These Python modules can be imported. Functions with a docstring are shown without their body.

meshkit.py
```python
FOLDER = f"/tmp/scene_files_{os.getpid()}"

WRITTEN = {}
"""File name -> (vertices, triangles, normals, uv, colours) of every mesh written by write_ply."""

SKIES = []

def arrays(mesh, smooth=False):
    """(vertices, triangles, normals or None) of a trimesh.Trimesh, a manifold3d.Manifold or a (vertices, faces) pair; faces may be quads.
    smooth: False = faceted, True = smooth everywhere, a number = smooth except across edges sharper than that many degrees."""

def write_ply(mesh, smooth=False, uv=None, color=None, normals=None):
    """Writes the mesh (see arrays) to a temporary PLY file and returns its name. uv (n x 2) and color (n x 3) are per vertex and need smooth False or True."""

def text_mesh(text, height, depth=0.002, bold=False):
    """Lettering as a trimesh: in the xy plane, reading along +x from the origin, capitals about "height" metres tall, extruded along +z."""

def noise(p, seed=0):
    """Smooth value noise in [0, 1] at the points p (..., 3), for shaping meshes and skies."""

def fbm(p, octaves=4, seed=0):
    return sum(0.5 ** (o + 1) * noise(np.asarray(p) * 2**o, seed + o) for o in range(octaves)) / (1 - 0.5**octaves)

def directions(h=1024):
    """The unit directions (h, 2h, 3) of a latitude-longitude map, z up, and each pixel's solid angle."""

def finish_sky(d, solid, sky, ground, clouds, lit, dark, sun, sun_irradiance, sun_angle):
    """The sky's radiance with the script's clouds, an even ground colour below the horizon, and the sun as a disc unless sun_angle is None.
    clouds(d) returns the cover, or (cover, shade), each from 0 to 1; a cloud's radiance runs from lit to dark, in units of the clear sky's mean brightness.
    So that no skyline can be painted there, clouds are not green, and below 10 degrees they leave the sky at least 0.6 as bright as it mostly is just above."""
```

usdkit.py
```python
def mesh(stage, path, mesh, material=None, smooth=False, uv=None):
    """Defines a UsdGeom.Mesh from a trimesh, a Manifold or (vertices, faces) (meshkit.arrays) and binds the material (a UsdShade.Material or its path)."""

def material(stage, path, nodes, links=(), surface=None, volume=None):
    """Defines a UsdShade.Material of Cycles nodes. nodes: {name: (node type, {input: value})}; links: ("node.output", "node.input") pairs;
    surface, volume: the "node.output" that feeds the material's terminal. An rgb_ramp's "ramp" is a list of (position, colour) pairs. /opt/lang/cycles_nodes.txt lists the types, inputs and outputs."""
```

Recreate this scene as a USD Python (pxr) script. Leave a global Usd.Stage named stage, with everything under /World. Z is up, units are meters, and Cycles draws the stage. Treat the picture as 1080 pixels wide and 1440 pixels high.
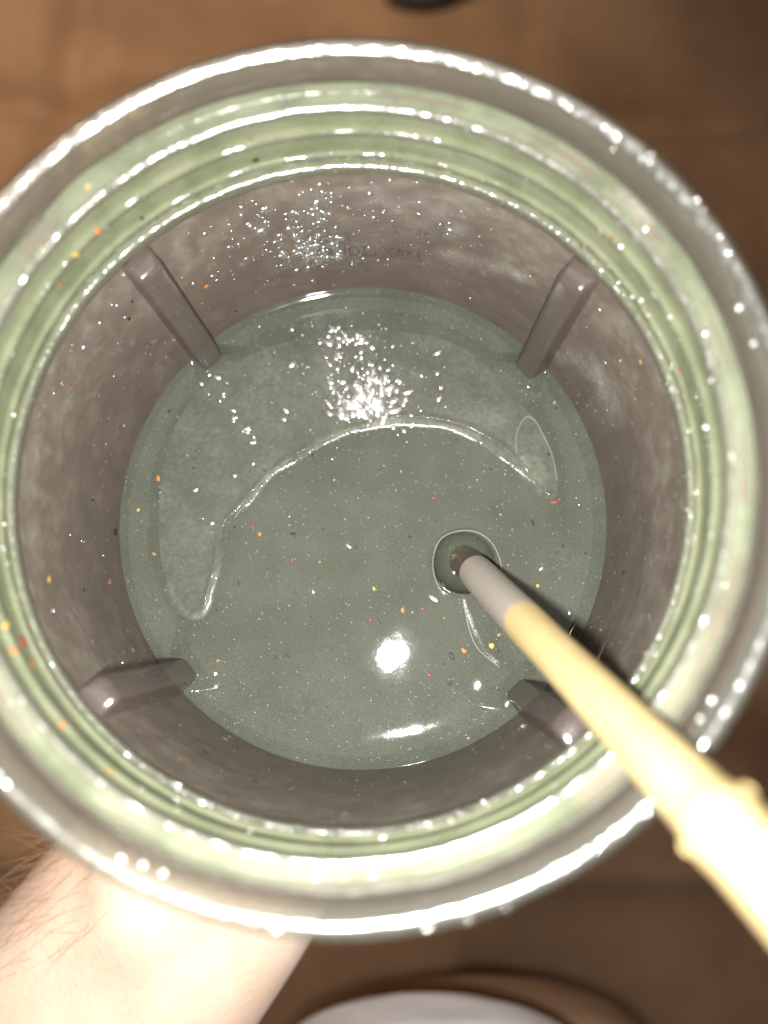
import math, random
import numpy as np, trimesh, manifold3d as m3
import shapely.geometry as sg
from shapely import contains_xy
from scipy.spatial import Delaunay
import usdkit, meshkit
from pxr import Usd, UsdGeom, UsdLux, UsdShade, Sdf, Gf, Vt

stage = Usd.Stage.CreateInMemory()
W = UsdGeom.Xform.Define(stage, '/World'); stage.SetDefaultPrim(W.GetPrim())
UsdGeom.Scope.Define(stage, '/World/Looks')
random.seed(7); rng = np.random.default_rng(7)
MM = 0.001                      # everything below is laid out in millimetres, z = the cup's axis, z 0 just below its rim

# ---------------------------------------------------------------- camera, lamps, exposure
F = 1000.0 / 1080.0             # focal length over picture width
CAM = np.array([6.47, -19.08, 72.39])
NADIR = (561.7, 884.8)          # where straight down falls in the 1080 x 1440 picture
n_ = np.array([(NADIR[0] - 540) / 1000.0, -(NADIR[1] - 720) / 1000.0, -1.0]); n_ /= np.linalg.norm(n_)
zc = -n_; yc = np.array([0, 1.0, 0]) - zc * zc[1]; yc /= np.linalg.norm(yc); xc = np.cross(yc, zc)
ROT = np.stack([xc, yc, zc])    # rows: world axes seen from the camera
cam = UsdGeom.Camera.Define(stage, '/World/camera')
mat = Gf.Matrix4d(1.0)
for i in range(3):
    mat.SetRow(i, Gf.Vec4d(*map(float, ROT[:, i]), 0))
mat.SetRow(3, Gf.Vec4d(*map(float, CAM * MM), 1))
cam.AddTransformOp().Set(mat)
cam.CreateHorizontalApertureAttr(36.0); cam.CreateVerticalApertureAttr(48.0)
cam.CreateFocalLengthAttr(36.0 * F)
cam.CreateFStopAttr(10.5); cam.CreateFocusDistanceAttr(0.112)
cam.CreateClippingRangeAttr(Gf.Vec2f(0.004, 50.0))
cam.CreateExposureAttr(0.0)

flash = UsdLux.DiskLight.Define(stage, '/World/phone_flash')
flash.AddTranslateOp().Set(Gf.Vec3d(*map(float, (CAM + [-2.2, -8.6, 1.0]) * MM)))
flash.CreateRadiusAttr(0.0031); flash.CreateIntensityAttr(5200.0); flash.CreateColorAttr(Gf.Vec3f(1.0, 0.98, 0.95))
lamp = UsdLux.SphereLight.Define(stage, '/World/desk_lamp')          # a shaded lamp up and to the left
lm = Gf.Matrix4d(1.0); lm.SetLookAt(Gf.Vec3d(-0.62, 0.62, 1.35), Gf.Vec3d(-0.42, 0.34, -0.42), Gf.Vec3d(0, 0, 1))
lamp.AddTransformOp().Set(lm.GetInverse())
lamp.CreateRadiusAttr(0.07); lamp.CreateIntensityAttr(560.0); lamp.CreateColorAttr(Gf.Vec3f(1.0, 0.78, 0.54))
room = UsdLux.RectLight.Define(stage, '/World/ceiling_light')        # the room's broad dim ceiling light
room.AddTranslateOp().Set(Gf.Vec3d(0.1, 0.2, 2.1)); room.CreateWidthAttr(1.6); room.CreateHeightAttr(1.6); room.CreateIntensityAttr(1.35); room.CreateColorAttr(Gf.Vec3f(1.0, 0.9, 0.82))
sh = UsdLux.ShapingAPI.Apply(lamp.GetPrim()); sh.CreateShapingConeAngleAttr(23.0); sh.CreateShapingConeSoftnessAttr(1.0)

# ---------------------------------------------------------------- picture point -> point on a surface
def ray(px, py):
    d = np.array([(px - 540) / 1000.0, -(py - 720) / 1000.0, -1.0]) @ ROT.T
    return d / np.linalg.norm(d)
def on_plane(px, py, z):
    d = ray(px, py); return CAM + d * (z - CAM[2]) / d[2]
def on_wall(px, py, prof):
    """first hit with the surface of revolution whose inner radius is prof(z)"""
    d = ray(px, py); t = np.linspace(40, 190, 6000)
    P = CAM + t[:, None] * d
    k = np.argmax((np.hypot(P[:, 0], P[:, 1]) > prof(P[:, 2])) & (P[:, 2] < 2.2))
    return P[k]

ZL = -48.6                      # liquid level
# the straw's axis
S0 = on_plane(663, 798, ZL)
for u_ in np.linspace(0.4, 1.0, 300):   # the straw rests against the inside of the rim
    S_rim = on_plane(668 + 332 * u_, 800 + 345 * u_, 2.2)
    if np.hypot(S_rim[0], S_rim[1]) > 42.0: break
sd = (S_rim - S0) / np.linalg.norm(S_rim - S0); SR = 2.9

# ---------------------------------------------------------------- prims
used = {}
def numbered(parent, name):
    k = (parent, name); c = used.get(k, 0); used[k] = c + 1
    return name if c == 0 else f'{name}_{c:03d}'
def pth(parent): return '/World' if parent is None else str(parent.GetPath())
places = []                     # small things whose label gets its place on the cup's clock face
def clock(P):
    h = round(((90 - math.degrees(math.atan2(P[1], P[0]))) % 360) / 30) % 12 or 12
    return ['', 'one', 'two', 'three', 'four', 'five', 'six', 'seven', 'eight', 'nine', 'ten', 'eleven', 'twelve'][h] + " o'clock"
def label_places():
    byl = {}
    for o, text, P in places: byl.setdefault(text + ' at ' + clock(P), []).append((float(np.hypot(P[0], P[1])) - P[2], o))
    for text, os_ in byl.items():
        os_.sort(key=lambda x: x[0]); n = len(os_)
        words = {1: [''], 2: ['innermost ', 'outermost '], 3: ['innermost ', 'middle ', 'outermost ']}.get(n, [''] * n)
        for (r, o), w in zip(os_, words): o.SetCustomDataByKey('label', w + text)
def tag(o, label=None, cat=None, group=None, kind=None):
    for k, v in (('label', label), ('category', cat), ('group', group), ('kind', kind)):
        if v: o.SetCustomDataByKey(k, v)
    return o
def thing(name, label, cat, group=None, loc=(0, 0, 0)):
    x = UsdGeom.Xform.Define(stage, '/World/' + numbered('/World', name))
    x.AddTranslateOp().Set(Gf.Vec3d(*[float(c) * MM for c in loc]))
    return tag(x.GetPrim(), label, cat, group)
def obj(name, mesh, material, parent=None, smooth=40, label=None):
    p = pth(parent)
    v, f = (mesh.vertices, mesh.faces) if hasattr(mesh, 'faces') else mesh
    t = trimesh.Trimesh(np.asarray(v, float) * MM, np.asarray(f), process=False) if np.asarray(f).shape[1] == 3 else None
    if t is None:
        f = np.asarray(f); f = np.vstack([f[:, [0, 1, 2]], f[:, [0, 2, 3]]]); t = trimesh.Trimesh(np.asarray(v, float) * MM, f, process=False)
    q = usdkit.mesh(stage, f'{p}/{numbered(p, name)}', t, material, smooth=smooth).GetPrim()
    return tag(q, label)

# ---------------------------------------------------------------- materials
def M(name, nodes, links=(), surface='p.BSDF'):
    return usdkit.material(stage, '/World/Looks/' + name, nodes, links, surface=surface)
def bump_nodes(scale, dist, detail=3, strength=1.0, tag_=''):
    return {'g' + tag_: ('geometry', {}), 'bn' + tag_: ('noise_texture', {'scale': scale, 'detail': detail}),
            'b' + tag_: ('bump', {'distance': dist, 'strength': strength})}, \
           [('g' + tag_ + '.position', 'bn' + tag_ + '.vector'), ('bn' + tag_ + '.fac', 'b' + tag_ + '.height'), ('b' + tag_ + '.normal', 'p.normal')]
def simple(name, col, rough=0.5, bump=None, var=None, **kw):
    nodes = {'p': ('principled_bsdf', {'base_color': col, 'roughness': rough, **kw})}; links = []
    if bump:
        n, l = bump_nodes(*bump); nodes.update(n); links += l
    if var:                     # (scale, colour2)
        nodes.update({'gv': ('geometry', {}), 'vn': ('noise_texture', {'scale': var[0], 'detail': 5, 'roughness': 0.6}),
                      'vr': ('rgb_ramp', {'ramp': [(0.32, col), (0.68, var[1])]})})
        links += [('gv.position', 'vn.vector'), ('vn.fac', 'vr.fac'), ('vr.color', 'p.base_color')]
    return M(name, nodes, links)

# clear plastic: sharp reflections over clear and slightly hazy plastic
def plastic(name, haze, haze_col, rough, tint=(0.93, 0.93, 0.92), bump=None, ior=1.5):
    nodes = {'t': ('transparent_bsdf', {'color': tint}), 'd1': ('diffuse_bsdf', {'color': haze_col}), 'd2': ('translucent_bsdf', {'color': haze_col}), 'd': ('mix_closure', {'fac': 0.4}),
             'm': ('mix_closure', {'fac': haze}), 'gl': ('glossy_bsdf', {'color': (1, 1, 1), 'roughness': rough}),
             'fr': ('fresnel', {'IOR': ior}), 'p': ('mix_closure', {})}
    links = [('d1.BSDF', 'd.closure1'), ('d2.BSDF', 'd.closure2'), ('t.BSDF', 'm.closure1'), ('d.closure', 'm.closure2'), ('fr.fac', 'p.fac'), ('m.closure', 'p.closure1'), ('gl.BSDF', 'p.closure2')]
    if bump:
        nodes.update({'g': ('geometry', {}), 'bn': ('noise_texture', {'scale': bump[0], 'detail': 3}), 'b': ('bump', {'distance': bump[1]})})
        links += [('g.position', 'bn.vector'), ('bn.fac', 'b.height'), ('b.normal', 'gl.normal')]
    return M(name, nodes, links, 'p.closure')
BODY = plastic('clear_plastic', 0.42, (0.36, 0.285, 0.24), 0.06)
PRINT = simple('print_ink', (0.035, 0.036, 0.038), 0.6)

# residue film on the inner wall: thin, blotchy, thicker towards the top
nodes = {'g': ('geometry', {}), 'xyz': ('separate_xyz', {}),
         'n1': ('noise_texture', {'scale': 190, 'detail': 6, 'roughness': 0.66, 'distortion': 0.25}),
         'n2': ('noise_texture', {'scale': 650, 'detail': 4, 'roughness': 0.6}),
         'zr': ('map_range', {'range_type': 'smoothstep', 'from_min': -0.036, 'from_max': -0.022, 'to_min': -0.06, 'to_max': 0.10}),
         'a1': ('math', {'math_type': 'multiply_add', 'value2': 0.9, 'value3': 0.0}),
         'a2': ('math', {'math_type': 'add'}),
         'cr': ('rgb_ramp', {'ramp': [(0.30, (0.205, 0.162, 0.130)), (0.52, (0.225, 0.185, 0.150)), (0.72, (0.275, 0.25, 0.205))]}),
         'fr': ('map_range', {'from_min': 0.36, 'from_max': 0.68, 'to_min': 0.22, 'to_max': 0.62}),
         'bh': ('mix_float', {'fac': 0.5}),
         'b': ('bump', {'distance': 0.00022, 'strength': 0.8}), 't': ('transparent_bsdf', {}),
         'p': ('principled_bsdf', {'roughness': 0.22, 'ior': 1.4, 'specular_ior_level': 0.5}), 'mx': ('mix_closure', {})}
links = [('g.position', 'n1.vector'), ('g.position', 'n2.vector'), ('g.position', 'xyz.vector'), ('xyz.z', 'zr.value'),
         ('n1.fac', 'a1.value1'), ('a1.value', 'a2.value1'), ('zr.result', 'a2.value2'), ('a2.value', 'cr.fac'), ('cr.color', 'p.base_color'),
         ('a2.value', 'fr.value'), ('fr.result', 'mx.fac'), ('n1.fac', 'bh.a'), ('n2.fac', 'bh.b'), ('bh.value' if False else 'n2.fac', 'b.height'), ('b.normal', 'p.normal'),
         ('t.BSDF', 'mx.closure1'), ('p.BSDF', 'mx.closure2')]
del nodes['bh']; links = [l for l in links if 'bh.' not in l[0] and 'bh.' not in l[1]]
WALLFILM = M('wall_film', nodes, links, 'mx.closure')

# green smoothie film in the neck
def green(name, c1, c2, hole):
    nodes = {'g': ('geometry', {}), 'n1': ('noise_texture', {'scale': 160, 'detail': 5, 'roughness': 0.6}), 'n2': ('noise_texture', {'scale': 900, 'detail': 3}),
             'cr': ('rgb_ramp', {'ramp': [(0.35, c1), (0.65, c2)]}), 'fr': ('map_range', {'from_min': 0.30, 'from_max': 0.5, 'to_min': hole, 'to_max': 0.96}),
             'b': ('bump', {'distance': 0.00008, 'strength': 0.8}), 't': ('transparent_bsdf', {}),
             'p': ('principled_bsdf', {'roughness': 0.14, 'ior': 1.36, 'specular_ior_level': 0.35}), 'mx': ('mix_closure', {})}
    links = [('g.position', 'n1.vector'), ('g.position', 'n2.vector'), ('n1.fac', 'cr.fac'), ('cr.color', 'p.base_color'), ('n1.fac', 'fr.value'), ('fr.result', 'mx.fac'),
             ('n2.fac', 'b.height'), ('b.normal', 'p.normal'), ('t.BSDF', 'mx.closure1'), ('p.BSDF', 'mx.closure2')]
    return M(name, nodes, links, 'mx.closure')
GREEN_PALE = green('green_film_pale', (0.125, 0.140, 0.090), (0.155, 0.168, 0.115), 0.7)
GREEN = green('green_film', (0.132, 0.148, 0.086), (0.170, 0.182, 0.114), 0.85)

# the liquid: dark grey green, fine pale and dark grain
def liquid(name, c1, c2, rough):
    nodes = {'g': ('geometry', {}), 'n1': ('noise_texture', {'scale': 110, 'detail': 5, 'roughness': 0.6}),
             'v': ('voronoi_texture', {'scale': 1500}), 'vs': ('map_range', {'from_min': 0.0, 'from_max': 0.22, 'to_min': 1.0, 'to_max': 0.0, 'clamp': True}),
             'sel': ('separate_color', {}), 'sm': ('map_range', {'from_min': 0.62, 'from_max': 1.0, 'to_min': 0.0, 'to_max': 1.0, 'clamp': True}), 'mu': ('math', {'math_type': 'multiply'}),
             'n3': ('noise_texture', {'scale': 3600, 'detail': 2}), 'n3m': ('map_range', {'from_min': 0.3, 'from_max': 0.7, 'to_min': 0.82, 'to_max': 1.18}),
             'cr': ('rgb_ramp', {'ramp': [(0.3, c1), (0.7, c2)]}), 'mul': ('mix_color', {'blend_type': 'multiply', 'fac': 1.0, 'use_clamp': False}),
             'mix': ('mix_color', {'blend_type': 'mix', 'b': (0.34, 0.34, 0.25)}),
             'nb': ('noise_texture', {'scale': 500, 'detail': 2}), 'b': ('bump', {'distance': 0.00002, 'strength': 0.5}),
             'p': ('principled_bsdf', {'roughness': rough, 'ior': 1.34})}
    links = [('g.position', 'n1.vector'), ('g.position', 'v.vector'), ('g.position', 'n3.vector'), ('g.position', 'nb.vector'),
             ('n1.fac', 'cr.fac'), ('v.distance', 'vs.value'), ('v.color', 'sel.color'), ('sel.r', 'sm.value'), ('vs.result', 'mu.value1'), ('sm.result', 'mu.value2'),
             ('n3.fac', 'n3m.value'), ('cr.color', 'mul.a'), ('n3m.result', 'mul.b'), ('mul.result', 'mix.a'), ('mu.value', 'mix.fac'), ('mix.result', 'p.base_color'),
             ('nb.fac', 'b.height'), ('b.normal', 'p.normal')]
    return M(name, nodes, links)
LIQUID = liquid('smoothie', (0.053, 0.058, 0.044), (0.070, 0.075, 0.058), 0.04)
def faded(name, c, lo, hi, thick=False):
    nodes = {'g': ('geometry', {}), 'n': ('noise_texture', {'scale': 140, 'detail': 6, 'roughness': 0.65}), 'n2': ('noise_texture', {'scale': 1500, 'detail': 3}), 'cr': ('rgb_ramp', {'ramp': [(0.35, c), (0.65, tuple(1.35 * k for k in c))]}),
             'mr': ('map_range', {'from_min': 0.36, 'from_max': 0.64, 'to_min': lo, 'to_max': hi}), 't': ('transparent_bsdf', {}), 'b': ('bump', {'distance': 0.00005}), 'p': ('principled_bsdf', {'roughness': 0.10, 'ior': 1.34}), 'mx': ('mix_closure', {})}
    if thick: nodes.update({'at': ('attribute', {'attribute': 'thick'}), 'tm': ('math', {'math_type': 'multiply'})})
    tl = [('mr.result', 'tm.value1'), ('at.fac', 'tm.value2'), ('tm.value', 'mx.fac')] if thick else [('mr.result', 'mx.fac')]
    return M(name, nodes, tl + [('g.position', 'n.vector'), ('g.position', 'n2.vector'), ('n2.fac', 'cr.fac'), ('cr.color', 'p.base_color'), ('n2.fac', 'b.height'), ('b.normal', 'p.normal'), ('n.fac', 'mr.value'), ('t.BSDF', 'mx.closure1'), ('p.BSDF', 'mx.closure2')], 'mx.closure')
FOAM = faded('foam', (0.112, 0.117, 0.094), 0.25, 0.68)
GEL = faded('gel_edge', (0.150, 0.155, 0.125), 0.15, 0.95, True)
SMEAR = faded('smear', (0.30, 0.28, 0.235), 0.0, 0.60, True)
STRAND = simple('foam_edge', (0.15, 0.155, 0.12), 0.5)
def glint(name, fac, rough, haze, col=(0.4, 0.4, 0.36), tint=(0.97, 0.97, 0.96), bump=None, edge=0.45):
    nb = {'g': ('geometry', {}), 'bn': ('noise_texture', {'scale': bump[0], 'detail': 3}), 'b': ('bump', {'distance': bump[1]})} if bump else {}
    lb = [('g.position', 'bn.vector'), ('bn.fac', 'b.height'), ('b.normal', 'gl.normal')] if bump else []
    return M(name, {**nb, 't': ('transparent_bsdf', {'color': tint}), 'd': ('diffuse_bsdf', {'color': col}), 'm': ('mix_closure', {'fac': haze}),
                    'gl': ('glossy_bsdf', {'color': (1, 1, 1), 'roughness': rough}), 'lw': ('layer_weight', {'blend': 0.3}), 'mr': ('map_range', {'to_min': fac, 'to_max': max(edge, fac)}), 'p': ('mix_closure', {})},
             [('t.BSDF', 'm.closure1'), ('d.BSDF', 'm.closure2'), ('lw.fresnel', 'mr.value'), ('mr.result', 'p.fac'), ('m.closure', 'p.closure1'), ('gl.BSDF', 'p.closure2')] + lb, 'p.closure')
WATER = glint('water_drop', 0.40, 0.26, 0.10)
RIDGE = glint('ridge_plastic', 0.18, 0.22, 0.26, (0.24, 0.24, 0.19), (0.95, 0.95, 0.93), (520, 0.0003))
LIP = glint('lip_plastic', 0.26, 0.25, 0.13, (0.38, 0.41, 0.34), (0.94, 0.95, 0.92), (380, 0.0004))
RIB = glint('rib_plastic', 0.06, 0.16, 0.22, (0.22, 0.18, 0.165), (0.76, 0.70, 0.69), (260, 0.00006), 0.16)
SLOPE = glint('slope_plastic', 0.06, 0.11, 0.13, (0.28, 0.26, 0.22), (0.82, 0.79, 0.74), (380, 0.00012))
BUBBLE = glint('bubble_skin', 0.45, 0.28, 0.12)
SPECK = {k: simple('speck_' + k, c, 0.6) for k, c in dict(orange=(0.36, 0.13, 0.028), yellow=(0.38, 0.26, 0.06), red=(0.20, 0.035, 0.025), dark=(0.018, 0.010, 0.016), pale=(0.15, 0.15, 0.115)).items()}
def bamboo(name, c1, c2, wet=None):
    ax = tuple(float(c) for c in sd)
    nodes = {'g': ('geometry', {}), 'dot': ('vector_math', {'math_type': 'dot_product', 'vector2': ax}), 'al': ('vector_math', {'math_type': 'scale', 'vector1': ax}),
             'k': ('math', {'math_type': 'multiply', 'value2': 0.93}), 'st': ('vector_math', {'math_type': 'subtract'}),
             'n': ('noise_texture', {'scale': 900, 'detail': 4, 'roughness': 0.6}), 'n2': ('noise_texture', {'scale': 180, 'detail': 3}), 'mm': ('math', {'math_type': 'multiply_add', 'value2': 0.5}), 'hf': ('math', {'math_type': 'multiply', 'value2': 0.5}),
             'cr': ('rgb_ramp', {'ramp': [(0.34, c1), (0.62, c2)]}), 'b': ('bump', {'distance': 0.00007, 'strength': 0.7}), 'p': ('principled_bsdf', {'roughness': 0.4})}
    links = [('g.position', 'dot.vector1'), ('dot.value', 'k.value1'), ('k.value', 'al.scale'), ('g.position', 'st.vector1'), ('al.vector', 'st.vector2'), ('st.vector', 'n.vector'), ('g.position', 'n2.vector'),
             ('n2.fac', 'hf.value1'), ('n.fac', 'mm.value1'), ('hf.value', 'mm.value3'), ('mm.value', 'cr.fac'), ('n.fac', 'b.height'), ('b.normal', 'p.normal')]
    if wet:                     # soaked up to about here, the edge of the stain soft and uneven
        a, w1 = wet
        nodes.update({'wr': ('map_range', {'range_type': 'smoothstep', 'from_min': a - 0.0012, 'from_max': a + 0.0012}), 'jit': ('math', {'math_type': 'multiply_add', 'value2': 0.0035}), 'mx': ('mix_color', {'a': w1})})
        links += [('n2.fac', 'jit.value1'), ('dot.value', 'jit.value3'), ('jit.value', 'wr.value'), ('wr.result', 'mx.fac'), ('cr.color', 'mx.b'), ('mx.result', 'p.base_color')]
    else:
        links += [('cr.color', 'p.base_color')]
    return M(name, nodes, links)
SOAKED = simple('straw_soaked', (0.075, 0.058, 0.036), 0.25, None, (500, (0.11, 0.09, 0.06)))
SKIN = simple('skin', (0.84, 0.56, 0.41), 0.5, (700, 0.0002, 4), (60, (0.90, 0.68, 0.53)), subsurface_weight=0.25, subsurface_scale=0.004, subsurface_radius=(1.0, 0.35, 0.2))
HAIR = simple('hair', (0.42, 0.27, 0.17), 0.4)
SHIRT = simple('white_cotton', (0.90, 0.88, 0.86), 0.9, (2500, 0.0002, 2))
TAN = simple('tan_cotton', (0.42, 0.26, 0.15), 0.9, (2500, 0.0002, 2))
DARKCLOTH = simple('dark_cloth', (0.06, 0.055, 0.052), 0.9)
BROWN = M('brown_cloth', {'g': ('geometry', {}), 'n': ('noise_texture', {'scale': 8, 'detail': 6, 'roughness': 0.62}), 'w': ('noise_texture', {'scale': 900, 'detail': 2}),
          'cr': ('rgb_ramp', {'ramp': [(0.36, (0.28, 0.16, 0.088)), (0.64, (0.42, 0.25, 0.142))]}), 'b': ('bump', {'distance': 0.0008, 'strength': 0.8}),
          'p': ('principled_bsdf', {'roughness': 0.8, 'sheen_weight': 0.15})},
          [('g.position', 'n.vector'), ('g.position', 'w.vector'), ('n.fac', 'cr.fac'), ('cr.color', 'p.base_color'), ('w.fac', 'b.height'), ('b.normal', 'p.normal')])

# ---------------------------------------------------------------- shapes
def revolve(prof, n=256, closed=False):
    """prof: (r, z) points; a closed loop of points gives a ring"""
    P = np.asarray(prof, float); k = len(P); a = np.linspace(0, 2 * np.pi, n, endpoint=False)
    v = np.stack([P[None, :, 0] * np.cos(a)[:, None], P[None, :, 0] * np.sin(a)[:, None], np.broadcast_to(P[:, 1], (n, k))], 2).reshape(-1, 3)
    i, j = np.meshgrid(np.arange(n), np.arange(k if closed else k - 1), indexing='ij')
    q = np.stack([i * k + j, ((i + 1) % n) * k + j, ((i + 1) % n) * k + (j + 1) % k, i * k + (j + 1) % k], -1).reshape(-1, 4)
    return v, q
def curve(pts, n):              # smooth curve through points (Catmull-Rom)
    P = np.asarray(pts, float); P = np.vstack([2 * P[0] - P[1], P, 2 * P[-1] - P[-2]]); out = []
    for s in np.linspace(0, len(P) - 3 - 1e-9, n):
        i = int(s); t = s - i; a, b, c, d = P[i:i + 4]
        out.append(0.5 * (2 * b + (c - a) * t + (2 * a - 5 * b + 4 * c - d) * t * t + (3 * b - a - 3 * c + d) * t ** 3))
    return np.array(out)
def tube(path, rad, n=8, cap=True):
    P = np.asarray(path, float); k = len(P); rad = np.broadcast_to(rad, k)
    T = np.gradient(P, axis=0); T /= np.linalg.norm(T, axis=1)[:, None]
    u = np.cross(T[0], [0.3, 0.2, 1]); u /= np.linalg.norm(u); V = []
    for i in range(k):
        u = u - T[i] * (u @ T[i]); u /= np.linalg.norm(u); w = np.cross(T[i], u)
        a = np.linspace(0, 2 * np.pi, n, endpoint=False)
        V.append(P[i] + rad[i] * (np.cos(a)[:, None] * u + np.sin(a)[:, None] * w))
    V = np.vstack(V); f = []
    for i in range(k - 1):
        for j in range(n):
            a, b = i * n + j, i * n + (j + 1) % n
            f += [(a, b, b + n), (a, b + n, a + n)]
    if cap:
        V = np.vstack([V, P[0], P[-1]])
        for j in range(n):
            f += [(len(V) - 2, (j + 1) % n, j), (len(V) - 1, (k - 1) * n + j, (k - 1) * n + (j + 1) % n)]
    return V, np.array(f)
def dome(r, h, n=12, m=5):      # a drop: cap with its base on z = 0
    a = np.linspace(0, np.pi / 2, m)
    return revolve([(max(r * math.cos(t), 1e-4), h * math.sin(t)) for t in a], n)
def placed(mesh, P, N, spin=0.0, sx=1.0, up=None):
    v, f = mesh; N = N / np.linalg.norm(N)
    u = np.array([0.0, 0, 1]) if up is None else np.asarray(up, float)
    u = u - N * (u @ N)
    if np.linalg.norm(u) < 1e-3: u = np.array([1.0, 0, 0]) - N * N[0]
    u /= np.linalg.norm(u); w = np.cross(N, u); c, s = math.cos(spin), math.sin(spin)
    u, w = c * u + s * w, -s * u + c * w
    v = v * [sx, 1, 1]
    return P + v[:, :1] * u + v[:, 1:2] * w + v[:, 2:] * N, f

# ---------------------------------------------------------------- the brown cover lying far below
ZB = -420.0
def seam_x(px0, py0, px1, py1):
    return on_plane(px0, py0, ZB)[:2], on_plane(px1, py1, ZB)[:2]
SEAMS = [seam_x(-200, 122, 1300, 180), seam_x(-200, 1183, 1300, 1230), seam_x(112, -20, 62, 210), seam_x(1066, -20, 1078, 300), seam_x(742, -40, 735, 120)]
def cover_h(x, y):
    h = 6 * (meshkit.fbm(np.stack([x / 110, y / 110, 0 * x], -1), 3, 3) - 0.5) + 5 * (meshkit.fbm(np.stack([x / 45, y / 260 + x / 300, 0 * x + 5], -1), 3, 9) - 0.5)
    for k, (a, b) in enumerate(SEAMS):
        d = (b - a) / np.linalg.norm(b - a); nn = np.array([-d[1], d[0]])
        s = (x - a[0]) * nn[0] + (y - a[1]) * nn[1] + 1.5 * np.sin(((x - a[0]) * d[0] + (y - a[1]) * d[1]) / 60 + k)
        h = h + (15.0 if k != 4 else 7) * np.exp(-(s / 16) ** 2) * (1 if k % 2 else -1)
    return h
gx, gy = np.meshgrid(np.concatenate([np.linspace(-1500, -520, 20), np.linspace(-500, 560, 266), np.linspace(580, 1500, 20)]),
                     np.concatenate([np.linspace(-1500, -520, 20), np.linspace(-500, 560, 266), np.linspace(580, 1500, 20)]), indexing='ij')
nx, ny = gx.shape; idx = np.arange(nx * ny).reshape(nx, ny)
gq = np.stack([idx[:-1, :-1], idx[1:, :-1], idx[1:, 1:], idx[:-1, 1:]], -1).reshape(-1, 4)
tag(obj('bed_cover', (np.stack([gx, gy, ZB + cover_h(gx, gy)], -1).reshape(-1, 3), gq), BROWN, None, True),
    'brown cloth cover with square fold creases spread out below the cup', 'bed cover', kind='structure')

# dark cloth at the top edge of the picture
P = on_plane(618, -38, ZB + 8)
s = trimesh.creation.icosphere(4); v = s.vertices.copy()
v *= 1 + 0.25 * (meshkit.fbm(v * 2.2, 3, 5)[:, None] - 0.5)
v = v * [46, 26, 10]; c, si = math.cos(0.35), math.sin(0.35)
v = v @ np.array([[c, si, 0], [-si, c, 0], [0, 0, 1]])
tag(obj('dark_cloth', (v + P, s.faces), DARKCLOTH, None, True), 'small dark crumpled cloth on the brown cover beyond the cup', 'cloth')

# ---------------------------------------------------------------- the cup
LIPP = [(44.0, -1.9), (44.1, -0.9), (44.6, 0.5), (45.1, 1.5), (45.75, 2.1), (46.4, 2.2), (47.0, 1.9), (47.5, 1.2), (47.8, 0.2), (47.8, -3), (47.8, -13.4), (47.5, -14), (46.8, -14.2)]
NECK = [(43.95, -1.9), (43.55, -2.15), (43.0, -2.45), (42.45, -2.75), (42.05, -3.05), (41.93, -3.35), (42.0, -3.75), (42.3, -4.1), (42.4, -4.8), (42.36, -6.0),
        (42.15, -6.55), (41.88, -6.9), (41.80, -7.3), (41.95, -7.75), (42.3, -8.1), (42.42, -8.8), (42.42, -10.6), (42.3, -11.1), (42.02, -11.4), (41.93, -11.75), (42.05, -12.15),
        (42.35, -12.5), (42.48, -13.0), (42.45, -13.4), (42.25, -13.75), (42.08, -14.15), (42.1, -14.6), (42.3, -15.1), (42.42, -15.7)]
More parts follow.
